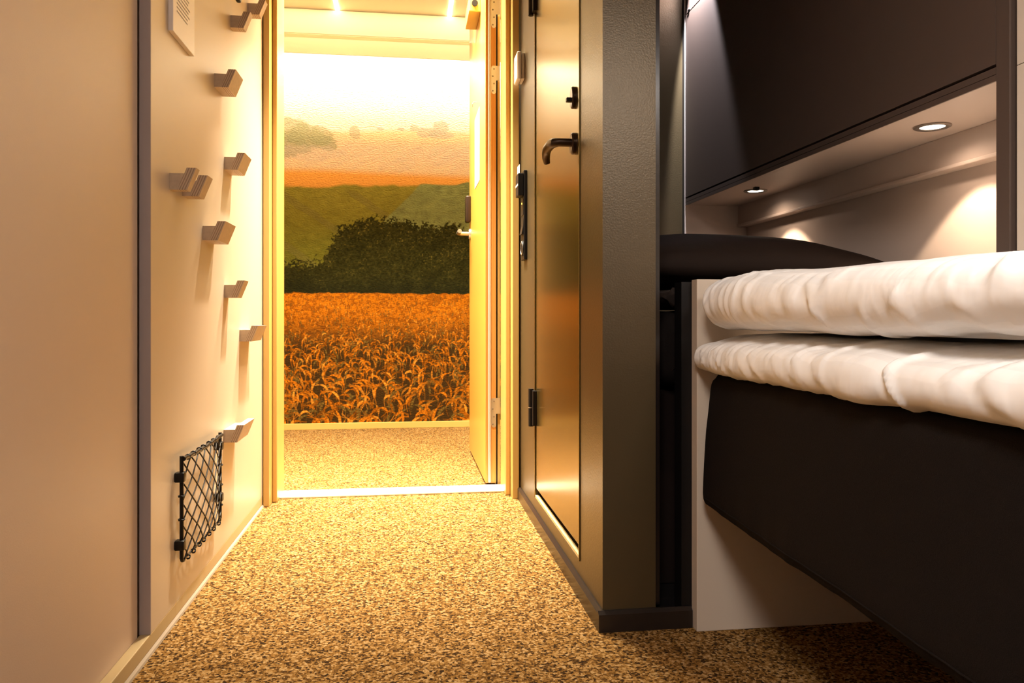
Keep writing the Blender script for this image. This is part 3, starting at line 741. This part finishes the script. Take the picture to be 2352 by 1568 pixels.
    while vrow < 990:
        s = .14 + 1.05 * max(0, (vrow - 672) / 296) ** 1.15           # size of the ears on this row
        n = int(1080 / (5.5 + 21 * s))
        for i in range(n):
            u = U0 + rd.random() * 1080; v = vrow + rd.uniform(-6, 6) * (.3 + s)
            tone = rd.uniform(.35, 1.15)
            c = np.array([.42, .125, .006]) * tone if rd.random() < .75 else np.array([.50, .19, .02]) * tone
            if rd.random() < .22: c = np.array([.11, .065, .014])
            side = rd.choice((-1, 1)); length = 34 * s * rd.uniform(.7, 1.25); bend = rd.uniform(.5, 2.6)
            ang = math.radians(90 + side * rd.uniform(0, 25)); x, y = u, v + length * .7
            steps = max(3, int(length / 1.6))
            for q in range(steps):
                f = q / steps
                if f < .45: rr = .55 + .35 * s
                else: rr = (.7 + 2.6 * s) * math.sin(math.pi * min(1, (f - .40) / .62)) ** .6 * .8
                cc = c * (.55 if f < .45 else (.8 + .4 * ((q % 3) == 0)))
                stamp(x, y, max(.45, rr), cc)
                x += math.cos(ang) * length / steps * 1.25; y -= math.sin(ang) * length / steps * 1.25
                ang -= side * bend * 1.3 / steps * (1 if f > .3 else .3)
            if s > .45:                                              # awns
                for _ in range(3):
                    aa = ang + rd.uniform(-.5, .5)
                    for q in range(int(14 * s)): stamp(x + math.cos(aa) * q, y - math.sin(aa) * q, .5, c * .7)
        vrow += 1.6 + 5.5 * s
    img *= 1 - .25 * (sstep(285, 325, vv) * sstep(430, 380, vv))[..., None]  # print colour lowered in these two bands to offset overbright lighting
    img *= 1 - .38 * (sstep(375, 430, vv) * sstep(680, 600, vv))[..., None]
    return np.clip(img, .002, .9), U0, U1, V0, V1
IMG, U0, U1, V0, V1 = mural()
PXM = 1.092 / 442                                                    # metres per raster step
nz = V1 - V0
us = np.r_[np.arange(U0, 600, 3.), np.arange(600, 1130, 1.), np.arange(1130, U1 - 1.01, 3.)]; nx = len(us); vs = np.linspace(V1 - 1.01, V0, nz)
gu, gv = np.meshgrid(us, vs)
X = -.723 + (gu - 640) * PXM; Z = .036 + (968.5 - gv) * PXM
co = np.stack([X, np.full_like(X, YW), Z], -1).reshape(-1, 3)
iu, iv = (gu - U0), (gv - V0); i0, j0 = iu.astype(int), iv.astype(int); fu, fv = (iu - i0)[..., None], (iv - j0)[..., None]
i1 = np.minimum(i0 + 1, IMG.shape[1] - 1); j1 = np.minimum(j0 + 1, IMG.shape[0] - 1)
colr = (IMG[j0, i0] * (1 - fu) + IMG[j0, i1] * fu) * (1 - fv) + (IMG[j1, i0] * (1 - fu) + IMG[j1, i1] * fu) * fv
idx = np.arange(nx * nz).reshape(nz, nx)
quads = np.stack([idx[:-1, :-1], idx[:-1, 1:], idx[1:, 1:], idx[1:, :-1]], -1).reshape(-1, 4)
me = bpy.data.meshes.new('field_mural')
me.vertices.add(len(co)); me.vertices.foreach_set('co', (co - np.array([0, YW, .036])).astype(np.float32).ravel())
me.loops.add(quads.size); me.loops.foreach_set('vertex_index', quads.astype(np.int32).ravel())
me.polygons.add(len(quads)); me.polygons.foreach_set('loop_start', np.arange(0, quads.size, 4, dtype=np.int32))
me.polygons.foreach_set('loop_total', np.full(len(quads), 4, dtype=np.int32))
me.update(calc_edges=True)
ca = me.color_attributes.new('print', 'FLOAT_COLOR', 'POINT')
ca.data.foreach_set('color', np.concatenate([colr.reshape(-1, 3), np.ones((len(co), 1))], 1).astype(np.float32).ravel())
m, nt, b = nt_mat('printed_mural')
at = nt.nodes.new('ShaderNodeAttribute'); at.attribute_name = 'print'
nt.links.new(at.outputs['Color'], b.inputs['Base Color']); b.inputs['Roughness'].default_value = .9; b.inputs['Specular IOR Level'].default_value = .03
add_bump(nt, b, 75, .9, .006, 3, (1, 1, 2.0))
me.materials.append(m)
mu = bpy.data.objects.new('field_mural', me); COL.objects.link(mu); mu.location = (0, YW, .036)
tag(mu, 'wall mural print of a misty wheat field with dark bushes on the corridor wall', 'mural')
